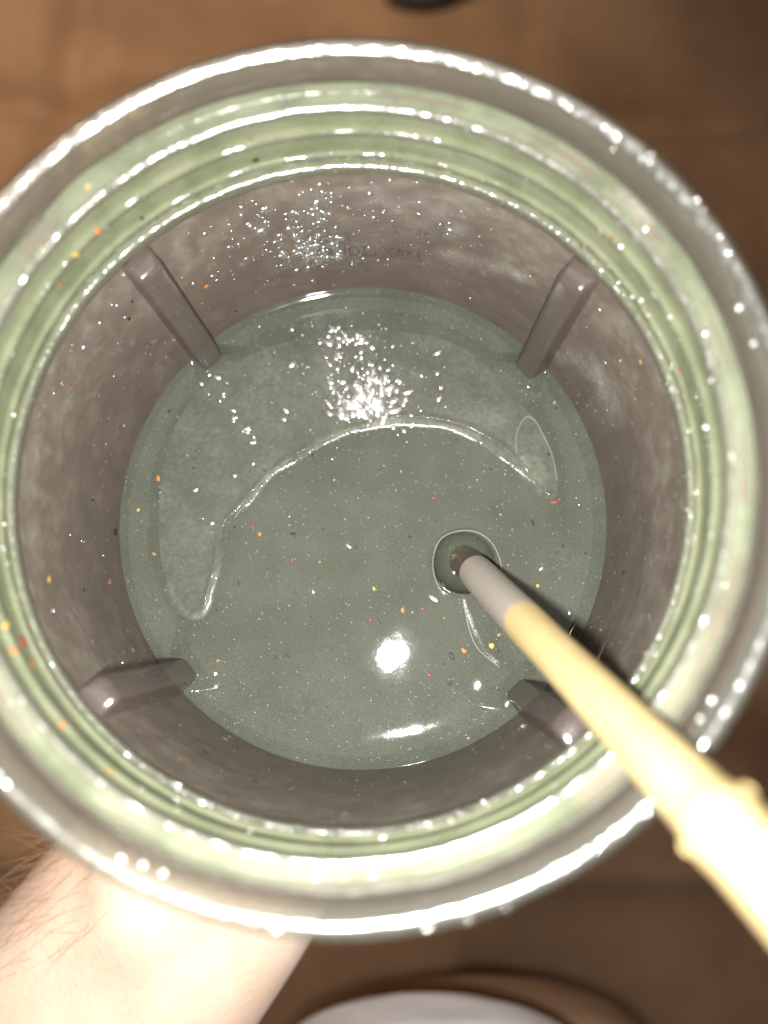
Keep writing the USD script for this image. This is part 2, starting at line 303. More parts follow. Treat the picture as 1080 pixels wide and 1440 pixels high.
BODYP = [(42.40, -16.2), (41.3, -50), (40.2, -90), (39.2, -122), (38.2, -127), (36, -129.5), (32, -130.5), (0.01, -130.5)]
prof_pts = np.array(LIPP[:6][::-1] + NECK[1:] + BODYP)
zs, rs = prof_pts[::-1, 1], prof_pts[::-1, 0]
def inner(z): return np.interp(z, zs, rs)
def wall_normal(P):
    e = 0.15; s = (inner(P[2] + e) - inner(P[2] - e)) / (2 * e); a = math.atan2(P[1], P[0])
    n = np.array([-math.cos(a), -math.sin(a), s]); return n / np.linalg.norm(n)

cup = thing('blender_cup', 'clear plastic blender cup with inner ribs and smoothie-smeared rim, held in a hand', 'cup')
outer = [(r + 2.1, z) for r, z in BODYP[:4]] + [(41.2, -126), (40, -130.5), (37, -133), (0.01, -133.2)]
loop = NECK + BODYP
obj('cup_body', revolve(loop + outer[::-1] + [(44.6, -15.4), (44.9, -14.6), (44.9, -2.4), (44.5, -1.95)], 288, True), BODY, cup, 40)
# lip ring: a separate clear ring round the neck
def lip_wobble(v):
    a = np.arctan2(v[:, 1], v[:, 0]); q = meshkit.fbm(np.stack([v[:, 0] / 2.2, v[:, 1] / 2.2, v[:, 2] / 2.2], -1), 3, 2) - 0.5
    return v * (1 + 0.0016 * q[:, None])
lv, lf = revolve(curve(LIPP[3:9], 26).tolist() + LIPP[9:] + [(45.9, -14.0), (45.3, -13.4), (45.3, -2.2), (45.1, 0.6)], 720, True)
obj('lip_ring', (lip_wobble(lv), lf), LIP, cup, 60)
lv, lf = revolve(curve(LIPP[:4], 16), 720)
obj('lip_slope', (lip_wobble(lv), lf), SLOPE, cup, True)
# ribs
RIBS = [133.8, 42.2, 222.0, 311.8]
def rib_mesh(az):
    hw, dep = 2.15, 3.6
    pts = []
    for z, sc in ((-15.9, 0.25), (-16.3, 0.75), (-17.2, 1.0), (-30, 1.0), (-48, 1.03), (-90, 1.05), (-121, 1.05), (-124, 0.6)):
        r0 = inner(z) + 0.5; ri = inner(z) - dep * sc
        w = hw * (0.85 + 0.15 * sc)
        pts.append([(r0, -w - .9), (r0 - 0.9, -w - .2), (ri + 0.9, -w), (ri + 0.28, -w + 0.22), (ri, -w + 0.85), (ri, w - 0.85), (ri + 0.28, w - 0.22), (ri + 0.9, w), (r0 - 0.9, w + .2), (r0, w + .9)])
        pts[-1] = [(a, b, z) for a, b in pts[-1]]
    V = np.array(pts).reshape(-1, 3); k = 10; f = []
    for i in range(len(pts) - 1):
        for j in range(k):
            a, b = i * k + j, i * k + (j + 1) % k
            f += [(a, b + k, b), (a, a + k, b + k)]
    for j in range(1, k - 1):
        f += [(0, j, j + 1), ((len(pts) - 1) * k, (len(pts) - 1) * k + j + 1, (len(pts) - 1) * k + j)]
    a = math.radians(az); R = np.array([[math.cos(a), math.sin(a), 0], [-math.sin(a), math.cos(a), 0], [0, 0, 1]])
    return V @ R, np.array(f)
for az in RIBS:
    obj('rib', rib_mesh(az), RIB, cup, 55)
# rounded ridges round the inside of the neck, wet and glinting
for r, z, t in ((42.35, -3.2, 0.62), (42.3, -7.2, 0.5), (42.45, -11.7, 0.5), (42.5, -14.2, 0.62)):
    c = np.linspace(0, 2 * np.pi, 20, endpoint=False)
    v, q = revolve(np.stack([r - t * 0.25 + t * np.cos(c), z + t * np.sin(c)], 1), 480, True)
    w = meshkit.fbm(v / 2.4, 3, int(-z * 7)) - 0.5
    v[:, 2] += 0.28 * w; v[:, :2] *= 1 - 0.002 * w[:, None]
    obj('neck_ridge', (v, q), RIDGE, cup, True, 'wet rounded ridge round the inside of the neck')
# residue films
def film(prof, off, n, amp, seed, top_wave=0.0):
    P = np.asarray(prof, float); N = np.gradient(P, axis=0); N = np.stack([N[:, 1], -N[:, 0]], 1); N /= np.linalg.norm(N, axis=1)[:, None]
    N[N[:, 0] > 0] *= 1
    v, q = revolve(P, n)
    nn, _ = revolve(np.stack([N[:, 0], N[:, 1]], 1), n)
    t = off + amp * meshkit.fbm(v / 3.0, 4, seed)
    sgn = np.sign(-(N[:, 0]).sum()) or 1
    v = v + nn * (t * sgn)[:, None]
    if top_wave:
        a = np.arctan2(v[:, 1], v[:, 0]); wv = (meshkit.fbm(np.stack([np.cos(a) * 5, np.sin(a) * 5, 0 * a], -1), 4, seed) - 0.5) * top_wave
        fade = np.tile(np.linspace(1, 0, len(P)) ** 2, n)
        v[:, 2] += wv * fade
    return v, q
body_film = [(float(inner(z)), z) for z in np.linspace(-16.0, ZL - 2.0, 60)]
obj('wall_residue', film(body_film, 0.05, 480, 0.16, 4), WALLFILM, cup, True, 'thin grey brown smoothie film on the inner wall')
gp = curve([(44.0, -1.25)] + NECK[1:6], 26)
obj('pale_green_residue', film(gp, 0.05, 480, 0.10, 6, 1.6), GREEN_PALE, cup, True, 'pale green smoothie film on the sloping lip')
gp = curve(NECK[6:], 90)
obj('green_residue', film(gp, 0.05, 480, 0.08, 8), GREEN, cup, True, 'bright green smoothie film in the grooves of the neck')
# print on the outside of the far wall, read in reverse from inside
def printed(text, px_right, px_left, py, height, bold=False, name='printed_text'):
    A, B = on_wall(px_right, py, inner), on_wall(px_left, py, inner)
    t = meshkit.text_mesh(text, height, 0.05, bold); v = np.array(t.vertices)
    a0 = math.atan2(A[1], A[0]); a1 = math.atan2(B[1], B[0]); w = v[:, 0].max()
    a = a0 + (a1 - a0) * v[:, 0] / w
    z0 = A[2]; z = z0 + v[:, 1]
    r = inner(z) - 0.035 + 0.3 * v[:, 2]
    V = np.stack([r * np.cos(a), r * np.sin(a), z], 1)
    obj(name, (V, t.faces[:, ::-1]), PRINT, cup, False, f'dark printed lettering reading {text}, seen reversed')
    return a0, a1, z0
a0, a1, z0 = printed('MAX LIQUID', 592, 446, 368, 2.7, True)
aa = np.linspace(a0 - 0.005, a1 + 0.005, 24); rr = float(inner(z0 - 0.9)) + 0.02
obj('print_line', tube(np.stack([rr * np.cos(aa), rr * np.sin(aa), 0 * aa + z0 - 0.95], 1), 0.12, 6), PRINT, cup)
printed('24 OZ', 606, 552, 338, 2.3, True)
printed('700 ML', 496, 424, 338, 2.3, True)
A, B = on_wall(534, 330, inner), on_wall(506, 330, inner); aa = np.linspace(math.atan2(A[1], A[0]), math.atan2(B[1], B[0]), 6); rr = float(inner(A[2])) + 0.02
obj('print_dash', tube(np.stack([rr * np.cos(aa), rr * np.sin(aa), 0 * aa + A[2]], 1), 0.12, 6), PRINT, cup)

# ---------------------------------------------------------------- the straw's line
def straw_at(px, py):           # the straw's length parameter nearest to a picture point
    d = ray(px, py); w = CAM - S0; b = d @ sd
    return ((w @ sd) - b * (d @ w)) / (1 - b * b)

# ---------------------------------------------------------------- the liquid
PIT = on_plane(652, 791, ZL)
def rib_dist(x, y):
    out = np.full(np.shape(x), 1e3)
    for az in RIBS:
        a = math.radians(az); u = x * math.cos(a) + y * math.sin(a); w = -x * math.sin(a) + y * math.cos(a)
        dx = (float(inner(ZL)) - 3.7) - u; dy = np.abs(w) - 2.2
        d = np.where((dx < 0) & (dy < 0), np.maximum(dx, dy), np.hypot(np.maximum(dx, 0), np.maximum(dy, 0)))
        out = np.minimum(out, d)
    return out
RL = float(inner(ZL)) + 0.25
def level(x, y):
    r = np.hypot(x, y); d = np.maximum(np.minimum(RL - 0.3 - r, rib_dist(x, y) + 0.1), 0)
    h = ZL + 1.7 * np.exp(-d / 2.5)
    h = h + 0.045 * (meshkit.fbm(np.stack([x / 7, y / 7, 0 * x], -1), 2, 21) - 0.5) * 2
    e = np.hypot((x - PIT[0]) / 5.3, (y - PIT[1]) / 5.3)
    h = h - 4.2 * np.clip(1 - e ** 2, 0, 1) ** 0.75 + 0.25 * np.exp(-((e - 1.04) / 0.06) ** 2)
    return h
rr_ = np.concatenate([np.linspace(0, RL - 4, 150)[1:], np.linspace(RL - 4, RL, 44)[1:]]); aa_ = np.linspace(0, 2 * np.pi, 560, endpoint=False)
R_, A_ = np.meshgrid(rr_, aa_, indexing='ij'); X_, Y_ = R_ * np.cos(A_), R_ * np.sin(A_)
V = np.concatenate([[[0, 0, level(np.zeros(1), np.zeros(1))[0]]], np.stack([X_, Y_, level(X_, Y_)], -1).reshape(-1, 3)])
k = len(aa_); ii, jj = np.meshgrid(np.arange(len(rr_) - 1), np.arange(k), indexing='ij'); j2 = (jj + 1) % k
q = np.stack([1 + ii * k + jj, 1 + (ii + 1) * k + jj, 1 + (ii + 1) * k + j2, 1 + ii * k + j2], -1).reshape(-1, 4)
tri = np.vstack([q[:, [0, 1, 2]], q[:, [0, 2, 3]], np.stack([np.zeros(k, int), 1 + np.arange(k), 1 + (np.arange(k) + 1) % k], 1)])
# sides and bottom, just inside the cup's wall
last = 1 + (len(rr_) - 1) * k; rings = [(inner(z) - 0.02, z) for z in (ZL - 3, -90, -121, -126)] + [(35, -129.6)]
for r, z in rings:
    V = np.vstack([V, np.stack([r * np.cos(aa_), r * np.sin(aa_), 0 * aa_ + z], 1)])
    b = len(V) - k; a = np.arange(k); c = (a + 1) % k
    tri = np.vstack([tri, np.stack([last + a, b + a, b + c], 1), np.stack([last + a, b + c, last + c], 1)]); last = b
V = np.vstack([V, [0, 0, -130.0]]); tri = np.vstack([tri, np.stack([np.full(k, len(V) - 1), last + (np.arange(k) + 1) % k, last + np.arange(k)], 1)])
smoothie = thing('smoothie', 'grey green smoothie filling the lower part of the clear cup', 'smoothie')
obj('liquid', (V, tri), LIQUID, smoothie, 60)
# thin crescent of foam on the liquid
CRES = [(270, 872), (245, 850), (230, 810), (222, 760), (222, 700), (232, 640), (250, 590), (285, 545), (335, 508), (390, 482), (460, 466), (540, 462), (610, 472), (660, 492), (690, 520),
        (710, 550), (735, 570), (755, 590), (770, 615), (780, 650), (787, 690), (780, 705), (762, 695), (735, 660), (700, 628), (660, 605), (610, 592), (560, 590), (500, 605), (450, 625), (400, 655),
        (375, 675), (340, 715), (320, 735), (312, 755), (308, 790), (298, 830), (290, 860)]
ring = curve(CRES + CRES[:1], 420)[:-1]
xy = np.array([on_plane(a, b, ZL)[:2] for a, b in ring])
xy += 0.22 * (np.stack([meshkit.fbm(np.c_[xy / 1.3, np.zeros(len(xy))], 3, s_) for s_ in (31, 32)], 1) - 0.5) * 2
poly = sg.Polygon(xy).buffer(0)
bx = np.meshgrid(np.arange(-40, 40, 0.38), np.arange(-40, 40, 0.38)); pts = np.stack([b.ravel() for b in bx], 1) + rng.uniform(-.06, .06, (len(bx[0].ravel()), 2))
inn = poly.buffer(-0.15); pts = pts[contains_xy(inn, pts[:, 0], pts[:, 1])]
off1 = [np.array(poly.buffer(-d).exterior.coords)[:-1] for d in (0.08, 0.2, 0.36)] if poly.buffer(-0.36).geom_type == 'Polygon' else []
allp = np.vstack([np.array(poly.exterior.coords)[:-1]] + off1 + [pts])
de = Delaunay(allp); cen = allp[de.simplices].mean(1); ft = de.simplices[contains_xy(poly, cen[:, 0], cen[:, 1])]
bd = np.array([poly.exterior.distance(sg.Point(p)) for p in allp])
cr_in = np.array([on_plane(a, b, ZL)[:2] for a, b in CRES[20:]]); ln = sg.LineString(np.vstack([cr_in, on_plane(270, 872, ZL)[None, :2]]))
ri = np.array([ln.distance(sg.Point(p)) for p in allp])
th = -0.04 + 0.12 * (1 - np.exp(-bd / 0.8)) + 0.42 * np.exp(-((ri - 0.55) / 0.5) ** 2) * np.clip(bd / 0.3, 0, 1) * (0.5 + meshkit.fbm(np.c_[allp / 2.5, np.zeros(len(allp))], 3, 12))
a_, b_ = allp[ft[:, 1]] - allp[ft[:, 0]], allp[ft[:, 2]] - allp[ft[:, 0]]
flip = a_[:, 0] * b_[:, 1] - a_[:, 1] * b_[:, 0] < 0; ft[flip] = ft[flip][:, ::-1]
obj('foam_film', (np.c_[allp, level(allp[:, 0], allp[:, 1]) + th], ft), FOAM, smoothie, 60, 'paler crescent of thin foam floating on the liquid')
def strand(pix, r, n=40):
    c = curve(pix, n); P = np.array([on_plane(a, b, ZL) for a, b in c]); P[:, 2] = level(P[:, 0], P[:, 1]) + 0.05
    obj('foam_strand', tube(P, r * (0.6 + 0.8 * meshkit.fbm(P / 1.5, 2, 3)), 6), STRAND, smoothie, True, 'thin pale thread of foam on the liquid')
strand([(727, 645), (726, 612), (738, 588), (752, 592), (765, 615), (776, 640), (783, 675)], 0.13)
strand([(652, 850), (660, 885), (672, 912), (702, 938)], 0.12)
strand([(625, 838), (612, 815), (609, 785), (620, 758), (645, 747), (672, 749), (692, 764), (704, 792), (703, 820)], 0.13)
strand([(384, 668), (352, 700), (330, 728)], 0.10)

# soft gel-like edge of the foam, and smears of residue: strips laid on the surfaces
def strip(name, pix, width, lay, material, parent, label, seed, n=90, k=11, high=0.3, soft=0.35):
    c = curve(pix, n); T = np.gradient(c, axis=0); T /= np.linalg.norm(T, axis=1)[:, None]; N = np.stack([-T[:, 1], T[:, 0]], 1)
    t = np.linspace(0, 1, n); wid = width * (0.55 + 0.9 * meshkit.fbm(np.stack([t * 9, 0 * t, 0 * t], 1), 4, seed)) * np.clip(np.minimum(t, 1 - t) * 9 + 0.25, 0, 1)
    V = []
    for i in range(n):
        for u in np.linspace(-1, 1, k):
            q = c[i] + N[i] * wid[i] * u; V.append(lay(q[0], q[1], high * (1 - u * u)))
    V = np.array(V); i, j = np.meshgrid(np.arange(n - 1), np.arange(k - 1), indexing='ij')
    o = obj(name, (V, np.stack([i * k + j, i * k + j + 1, (i + 1) * k + j + 1, (i + 1) * k + j], -1).reshape(-1, 4)), material, parent, True, label)
    u = np.tile(np.linspace(-1, 1, k), n); e = np.repeat(np.clip(np.minimum(t, 1 - t) * 5, 0, 1), k)
    UsdGeom.PrimvarsAPI(o).CreatePrimvar('thick', Sdf.ValueTypeNames.FloatArray, 'vertex').Set(Vt.FloatArray.FromNumpy(((1 - u * u) ** soft * e ** 0.7).astype(np.float32)))
def on_liquid(a, b, h):
    P = on_plane(a, b, ZL); P[2] = level(P[:1], P[1:2])[0] + 0.10 + h; return P
def on_inner(a, b, h):
    P = on_wall(a, b, lambda z: inner(z) - 0.15); return P + wall_normal(P) * (0.10 + h)
strip('gel_edge', [(318, 728), (345, 706), (378, 670), (405, 650), (450, 622), (500, 604), (560, 593), (612, 597), (662, 612), (700, 634), (735, 662), (764, 692)], 8, on_liquid, GEL, smoothie, 'thick pale gel-like inner edge of the foam crescent', 41, 130)
strip('gel_edge', [(312, 762), (306, 795), (298, 830), (288, 858), (268, 866), (248, 846), (234, 808)], 6, on_liquid, GEL, smoothie, 'pale gel-like edge at the left tip of the foam crescent', 42)
strip('gel_edge', [(722, 640), (742, 655), (760, 672), (778, 690)], 17, on_liquid, GEL, smoothie, 'milky blob at the right tip of the foam crescent', 43)
strip('wall_smear', [(775, 488), (812, 500), (842, 530), (862, 566), (870, 610)], 22, on_inner, SMEAR, cup, 'pale smear of residue on the right inner wall', 44, high=0.05, soft=1.6)
strip('wall_smear', [(862, 262), (885, 280), (903, 302), (925, 322)], 10, on_inner, SMEAR, cup, 'pale lump of residue on the lip', 45, high=0.3, soft=0.8)
strip('wall_smear', [(600, 352), (660, 362), (715, 380), (760, 400)], 16, on_inner, SMEAR, cup, 'pale smear of residue beside the printed mark', 46, high=0.05, soft=2.5)
strip('wall_smear', [(330, 1222), (400, 1242), (480, 1250), (560, 1243), (640, 1236)], 9, on_inner, SMEAR, cup, 'pale smear of residue on the near lip', 47, high=0.2, soft=1.2)

# ---------------------------------------------------------------- the straw
TAN1, TAN2 = (0.42, 0.315, 0.145), (0.49, 0.375, 0.18)
t_in, t_wet, t_node, t_top = straw_at(640, 775), straw_at(734, 880), straw_at(1016, 1168), straw_at(670, 806)
STRAW = bamboo('straw_tan', TAN1, TAN2)
WETGREY = bamboo('straw_wet_film', TAN1, TAN2, (float((S0 + sd * t_wet) @ sd) * MM + 0.0017, (0.30, 0.268, 0.232)))
straw = thing('straw', 'pale tan bamboo straw with swollen joint, leaning over the rim into the smoothie', 'straw')
def along(t): return S0 + np.outer(np.atleast_1d(t), sd)
def stem(t0, t1, rfun, n=40, hollow=False):
    tt = np.linspace(t0, t1, n); return tube(along(tt), rfun(tt), 36)
wob = lambda t: SR + 0.06 * np.sin(t / 9.0) + 0.03 * np.sin(t / 3.1)
node = lambda t: wob(t) + 0.32 * np.exp(-((t - t_node) / 1.8) ** 2) + 0.22 / (1 + np.exp(-(t - t_node) / 1.6))
sv, sf = stem(t_wet + 3.98, t_node + 70, node, 160)
obj('stem', (sv, sf), STRAW, straw, 50)
obj('wet_band', stem(t_top - 0.2, t_wet + 4.0, lambda t: wob(t), 20), WETGREY, straw, 50, 'greyish wet lower end of the straw')
obj('soaked_end', stem(t_top - 75, t_top, lambda t: wob(t) - 0.12, 30), SOAKED, straw, 50, 'dark soaked end standing in the smoothie')
# a bud scar on the joint
bud = along(t_node - 1.0)[0]
side = np.cross(sd, ray(1003, 1150)); side /= np.linalg.norm(side)
s = trimesh.creation.icosphere(3, 1.0)
for sg_, sc in ((1, 0.85), (-1, 0.75)):
    obj('bud_scar', (s.vertices * [sc, sc, sc] + bud + side * sg_ * (SR + 0.1), s.faces), STRAW, straw, True)

# ---------------------------------------------------------------- the hand and forearm
def chain(joints):
    out = []
    for (p, r), (q_, s_) in zip(joints[:-1], joints[1:]):
        a = m3.Manifold.sphere(r, 24).translate(tuple(map(float, p))); b = m3.Manifold.sphere(s_, 24).translate(tuple(map(float, q_)))
        out.append(m3.Manifold.batch_hull([a, b]))
    return out
def cyl(az, r, z): a = math.radians(az); return np.array([r * math.cos(a), r * math.sin(a), z])
wr = np.array([-40.5, -76.0, -82.0])
fd = np.array([-0.60, -0.80, -0.05]); fd /= np.linalg.norm(fd); fs = np.array([0.8, -0.6, 0.0])
parts = []
for s0, s1 in ((-14, 40), (40, 120), (120, 230)):
    hull = []
    for t in (s0, s1):
        w = 14 + 0.05 * max(t, 0); rd = 18.8 + 0.03 * max(t, 0)
        for o in (-1, 1):
            hull.append(m3.Manifold.sphere(rd - 1, 32).translate(tuple(map(float, wr + fd * t + fs * o * (w * 0.62)))))
    parts.append(m3.Manifold.batch_hull(hull))
knuck = [cyl(228, 60, -74), cyl(226, 60.5, -93), cyl(225, 60, -111), cyl(225, 59, -126)]
palm = [m3.Manifold.sphere(10.5, 24).translate(tuple(map(float, k_))) for k_ in (knuck[0], knuck[3])] + \
       [m3.Manifold.sphere(15, 24).translate(tuple(map(float, wr + np.array([0, 6, o])))) for o in (-6, 8)]
parts.append(m3.Manifold.batch_hull(palm))
for i, (z, ln_) in enumerate(((-72, 1.0), (-92, 1.08), (-111, 1.0), (-127, 0.82))):
    j = [(knuck[i], 10.0), (cyl(226 - 46 * ln_, 54.2 - 0.012 * (-72 - z), z), 9.2), (cyl(226 - 76 * ln_, 52.6 - 0.02 * (-72 - z), z + 1), 8.4), (cyl(226 - 98 * ln_, 51.6 - 0.02 * (-72 - z), z + 2), 7.4)]
    parts += chain(j)
parts += chain([(wr + np.array([8, 10, 6]), 15.0), (cyl(254, 62, -76), 12.0), (cyl(279, 55.5, -66), 10.0), (cyl(300, 53.5, -62), 8.6)])
body = m3.Manifold.batch_boolean(parts, m3.OpType.Add).refine_to_length(3.0)
bm = body.to_mesh(); arm = trimesh.Trimesh(bm.vert_properties[:, :3], bm.tri_verts, process=True)
trimesh.smoothing.filter_taubin(arm, lamb=0.55, nu=0.52, iterations=150)
person = thing('person', 'bare hairy forearm and hand gripping the cup, white shirt and tan shorts', 'person')
obj('arm', arm, SKIN, person, True, 'bare forearm and hand wrapped round the cup')
# hair on the outer edge of the forearm
hp, hc, hw = [], [], []
an = arm.vertex_normals
t_ = (arm.vertices - wr) @ fd
cand = np.where((t_ > -8) & (t_ < 150) & ((an @ fs) < -0.25) & (an[:, 2] > -0.75))[0]
for i_ in rng.choice(cand, 900):
    p = arm.vertices[i_] + rng.normal(0, 1.0, 3) * 0.8; n = an[i_]; p = p - n * 0.6
    L = rng.uniform(5, 12); d = n * 0.55 + fd * rng.uniform(0.2, 0.8) + rng.normal(0, 0.25, 3); d /= np.linalg.norm(d)
    bend = fd * 0.5 + np.array([0, 0, -0.2]) + rng.normal(0, .15, 3)
    q4 = [p + d * L * u + bend * L * 0.5 * u * u for u in (0, 0.33, 0.66, 1.0)]
    hp += q4; hc.append(4); hw += [0.055, 0.05, 0.04, 0.015]
bc = UsdGeom.BasisCurves.Define(stage, str(person.GetPath()) + '/arm_hair')
bc.CreateTypeAttr('linear'); bc.CreatePointsAttr(Vt.Vec3fArray.FromNumpy((np.array(hp) * MM).astype(np.float32)))
bc.CreateCurveVertexCountsAttr(Vt.IntArray(hc)); bc.CreateWidthsAttr(Vt.FloatArray([w * MM for w in hw])); bc.SetWidthsInterpolation('vertex')
UsdShade.MaterialBindingAPI.Apply(bc.GetPrim()).Bind(HAIR)
tag(bc.GetPrim(), 'fine short hairs along the forearm', kind='stuff')
# shirt and shorts: rounded cloth over the body at the lower edge
def bulge(px, py, z, sx, sy, sz, seed, fold):
    P = on_plane(px, py, z); s = trimesh.creation.icosphere(5); v = s.vertices.copy()
    v = np.sign(v) * np.abs(v) ** np.array([0.8, 0.7, 0.5])
    w = meshkit.fbm(np.stack([v[:, 0] * 2.6, v[:, 1] * 1.3, v[:, 2] * 2.0], -1), 3, seed) - 0.5
    return (v * [sx, sy, sz]) * (1 + fold * w[:, None]) + P, s.faces
obj('shirt', bulge(615, 1662, -138, 50, 41, 19, 3, 0.04), SHIRT, person, True, 'white cotton shirt stretched over the body')
obj('shorts', bulge(690, 1680, -225, 78, 68, 30, 8, 0.05), TAN, person, True, 'tan brown cloth showing past the white shirt')

# ---------------------------------------------------------------- seeds and flecks of fruit
LIQ_SPECKS = [(223, 673, 5, 'orange'), (196, 718, 3, 'yellow'), (217, 779, 4, 'orange'), (365, 751, 5, 'orange'), (414, 752, 4, 'dark'), (330, 742, 4, 'dark'), (273, 659, 4, 'dark'),
  (372, 662, 4, 'dark'), (526, 828, 4, 'yellow'), (577, 756, 3, 'dark'), (307, 929, 4, 'orange'), (389, 925, 3, 'dark'), (406, 922, 3, 'dark'), (594, 856, 4, 'red'), (566, 858, 4, 'orange'),
  (691, 908, 6, 'yellow'), (635, 923, 4, 'dark'), (700, 915, 4, 'dark'), (652, 915, 4, 'orange'), (749, 735, 5, 'dark'), (791, 768, 3, 'dark'), (822, 779, 3, 'dark'), (756, 824, 4, 'yellow'),
  (780, 706, 5, 'red'), (760, 630, 3, 'red'), (771, 639, 3, 'dark'), (632, 960, 5, 'dark'), (624, 933, 3, 'dark'), (518, 873, 3, 'dark'), (534, 874, 3, 'dark'), (438, 868, 3, 'dark'),
  (476, 843, 3, 'dark'), (440, 640, 3, 'dark'), (610, 700, 3, 'red'), (500, 770, 3, 'dark'), (355, 740, 3, 'red'), (410, 787, 3, 'red'), (520, 872, 3, 'red'), (336, 820, 3, 'dark'),
  (604, 949, 3, 'red'), (240, 580, 3, 'dark'), (470, 675, 2, 'yellow'), (455, 745, 3, 'dark'), (690, 660, 3, 'dark'), (540, 655, 2, 'orange')]
WALL_SPECKS = [(186, 424, 4, 'dark'), (181, 448, 4, 'dark'), (331, 438, 4, 'dark'), (162, 748, 5, 'dark'), (130, 703, 3, 'dark'), (290, 403, 5, 'orange'), (69, 814, 5, 'yellow'), (155, 817, 5, 'orange'),
  (99, 541, 4, 'red'), (877, 806, 4, 'dark'), (901, 509, 4, 'yellow'), (893, 561, 3, 'orange'), (288, 1058, 4, 'dark'), (359, 1098, 4, 'dark'), (253, 1067, 4, 'yellow'), (600, 330, 3, 'dark')]
NECK_SPECKS = [(124, 262, 8, 'yellow'), (200, 307, 5, 'dark'), (137, 325, 5, 'orange'), (106, 358, 7, 'yellow'), (85, 402, 5, 'orange'), (20, 915, 8, 'orange'), (32, 903, 8, 'red'), (45, 935, 6, 'orange'),
  (8, 880, 7, 'yellow'), (88, 1019, 6, 'orange'), (154, 1085, 6, 'orange'), (957, 520, 5, 'red'), (890, 443, 4, 'dark'), (902, 452, 4, 'red'), (188, 241, 4, 'dark'), (770, 195, 4, 'red'),
  (860, 335, 4, 'red'), (352, 195, 4, 'red'), (360, 225, 4, 'dark'), (590, 1197, 5, 'orange'), (118, 830, 3, 'dark')]
WORD = dict(orange=('orange fruit fleck', 'orange'), yellow=('yellow seed fleck', 'yellow'), red=('dark red fruit fleck', 'red'), dark=('dark berry-skin fleck', 'dark'))
def speck(P, N, px, col, where, gname):
    dist = np.linalg.norm(P - CAM); r = px * dist / 1000.0 * rng.uniform(0.5, 0.85)
    s = trimesh.creation.icosphere(1, 1.0); v = s.vertices * (1 + 0.5 * rng.uniform(-1, 1, (len(s.vertices), 1)) * (1 if col == 'dark' else 0.55))
    v = v * [r * rng.uniform(0.9, 1.5), r * rng.uniform(0.65, 1.0), r * 0.25]
    o = obj('fruit_fleck', placed((v, s.faces), P + N * r * 0.12, N, rng.uniform(0, 6.28)), SPECK[col], None, col != 'dark')
    tag(o, f'{WORD[col][0]} {where}', 'fruit fleck', f'{col} flecks {gname}'); places.append((o, f'{WORD[col][0]} {where}', P))
for a, b, r, c in LIQ_SPECKS:
    P = on_plane(a, b, ZL); P[2] = level(P[:1], P[1:2])[0]; speck(P, np.array([0, 0, 1.0]), r, c, 'on the smoothie', 'on the smoothie')
for a, b, r, c in WALL_SPECKS:
    P = on_wall(a, b, lambda z: inner(z) - 0.1); speck(P, wall_normal(P), r, c, 'on the inner wall', 'on the inner wall')
for a, b, r, c in NECK_SPECKS:
    P = on_wall(a, b, lambda z: inner(z) - 0.1); speck(P, wall_normal(P), r, c, 'in the neck', 'in the neck')

# ---------------------------------------------------------------- drops on the wall, bubbles on the liquid
def where(a, b, ca, cb, wa, wb):
    x = 'left' if a < ca - wa else 'right' if a > ca + wa else ''
    y = 'upper' if b < cb - wb else 'lower' if b > cb + wb else ''
    return (y + ' ' + x).strip() + ' edge' if x or y else 'middle'
def drop(P, N, r, label, group, h=0.85, name='water_drop', mat_=None, cat='drop'):
    o = obj(name, placed(dome(r, r * h), P, N, rng.uniform(0, 6.28), rng.uniform(0.9, 1.9)), mat_ or WATER, None, True)
    tag(o, label, cat, group)
    if 'cluster' not in label: places.append((o, label, P))
wall_spots = [(rng.normal(433, 20), rng.normal(350, 11), rng.uniform(3.5, 8)) for i in range(40)]
for i in range(80):
    a, b = rng.normal(440, 52), rng.normal(325, 36)
    wall_spots.append((a, b, abs(rng.normal(0, 1.0)) * 2.4 + 1.8))
for a, b, r in [(432, 352, 7), (442, 346, 6), (425, 357, 5), (455, 348, 5), (470, 322, 5), (436, 338, 5), (410, 300, 5), (465, 288, 5), (372, 294, 4), (480, 355, 5), (473, 362, 5), (455, 300, 5),
                (628, 316, 5), (632, 324, 5), (617, 318, 4), (627, 330, 4), (375, 295, 4), (288, 330, 4), (335, 345, 4), (300, 388, 4), (118, 489, 5), (142, 455, 4), (165, 430, 3), (348, 316, 4), (322, 348, 4)]:
    wall_spots.append((a, b, r))
for i in range(60):
    ang = rng.uniform(0, 2 * np.pi); k_ = rng.uniform(0.74, 0.97); wall_spots.append((500 + 470 * k_ * math.cos(ang), 706 + 460 * k_ * math.sin(ang), rng.uniform(1.2, 2.6)))
for a, b, r in wall_spots:
    P = on_wall(a, b, lambda z: inner(z) - 0.12)
    if P[2] < ZL + 1 or P[2] > -15.2: continue
    main = abs(a - 440) < 170 and b < 420
    drop(P, wall_normal(P), r * np.linalg.norm(P - CAM) / 1000 * 0.9, f'{"large" if r > 5 else "small" if r > 2.5 else "minute"} clear droplet at the {where(a, b, 440, 335, 40, 30)} of the cluster on the far wall' if main else 'lone clear droplet on the inner wall',
         'droplets clustered on the far wall' if main else 'droplets scattered over the wall', 0.75)
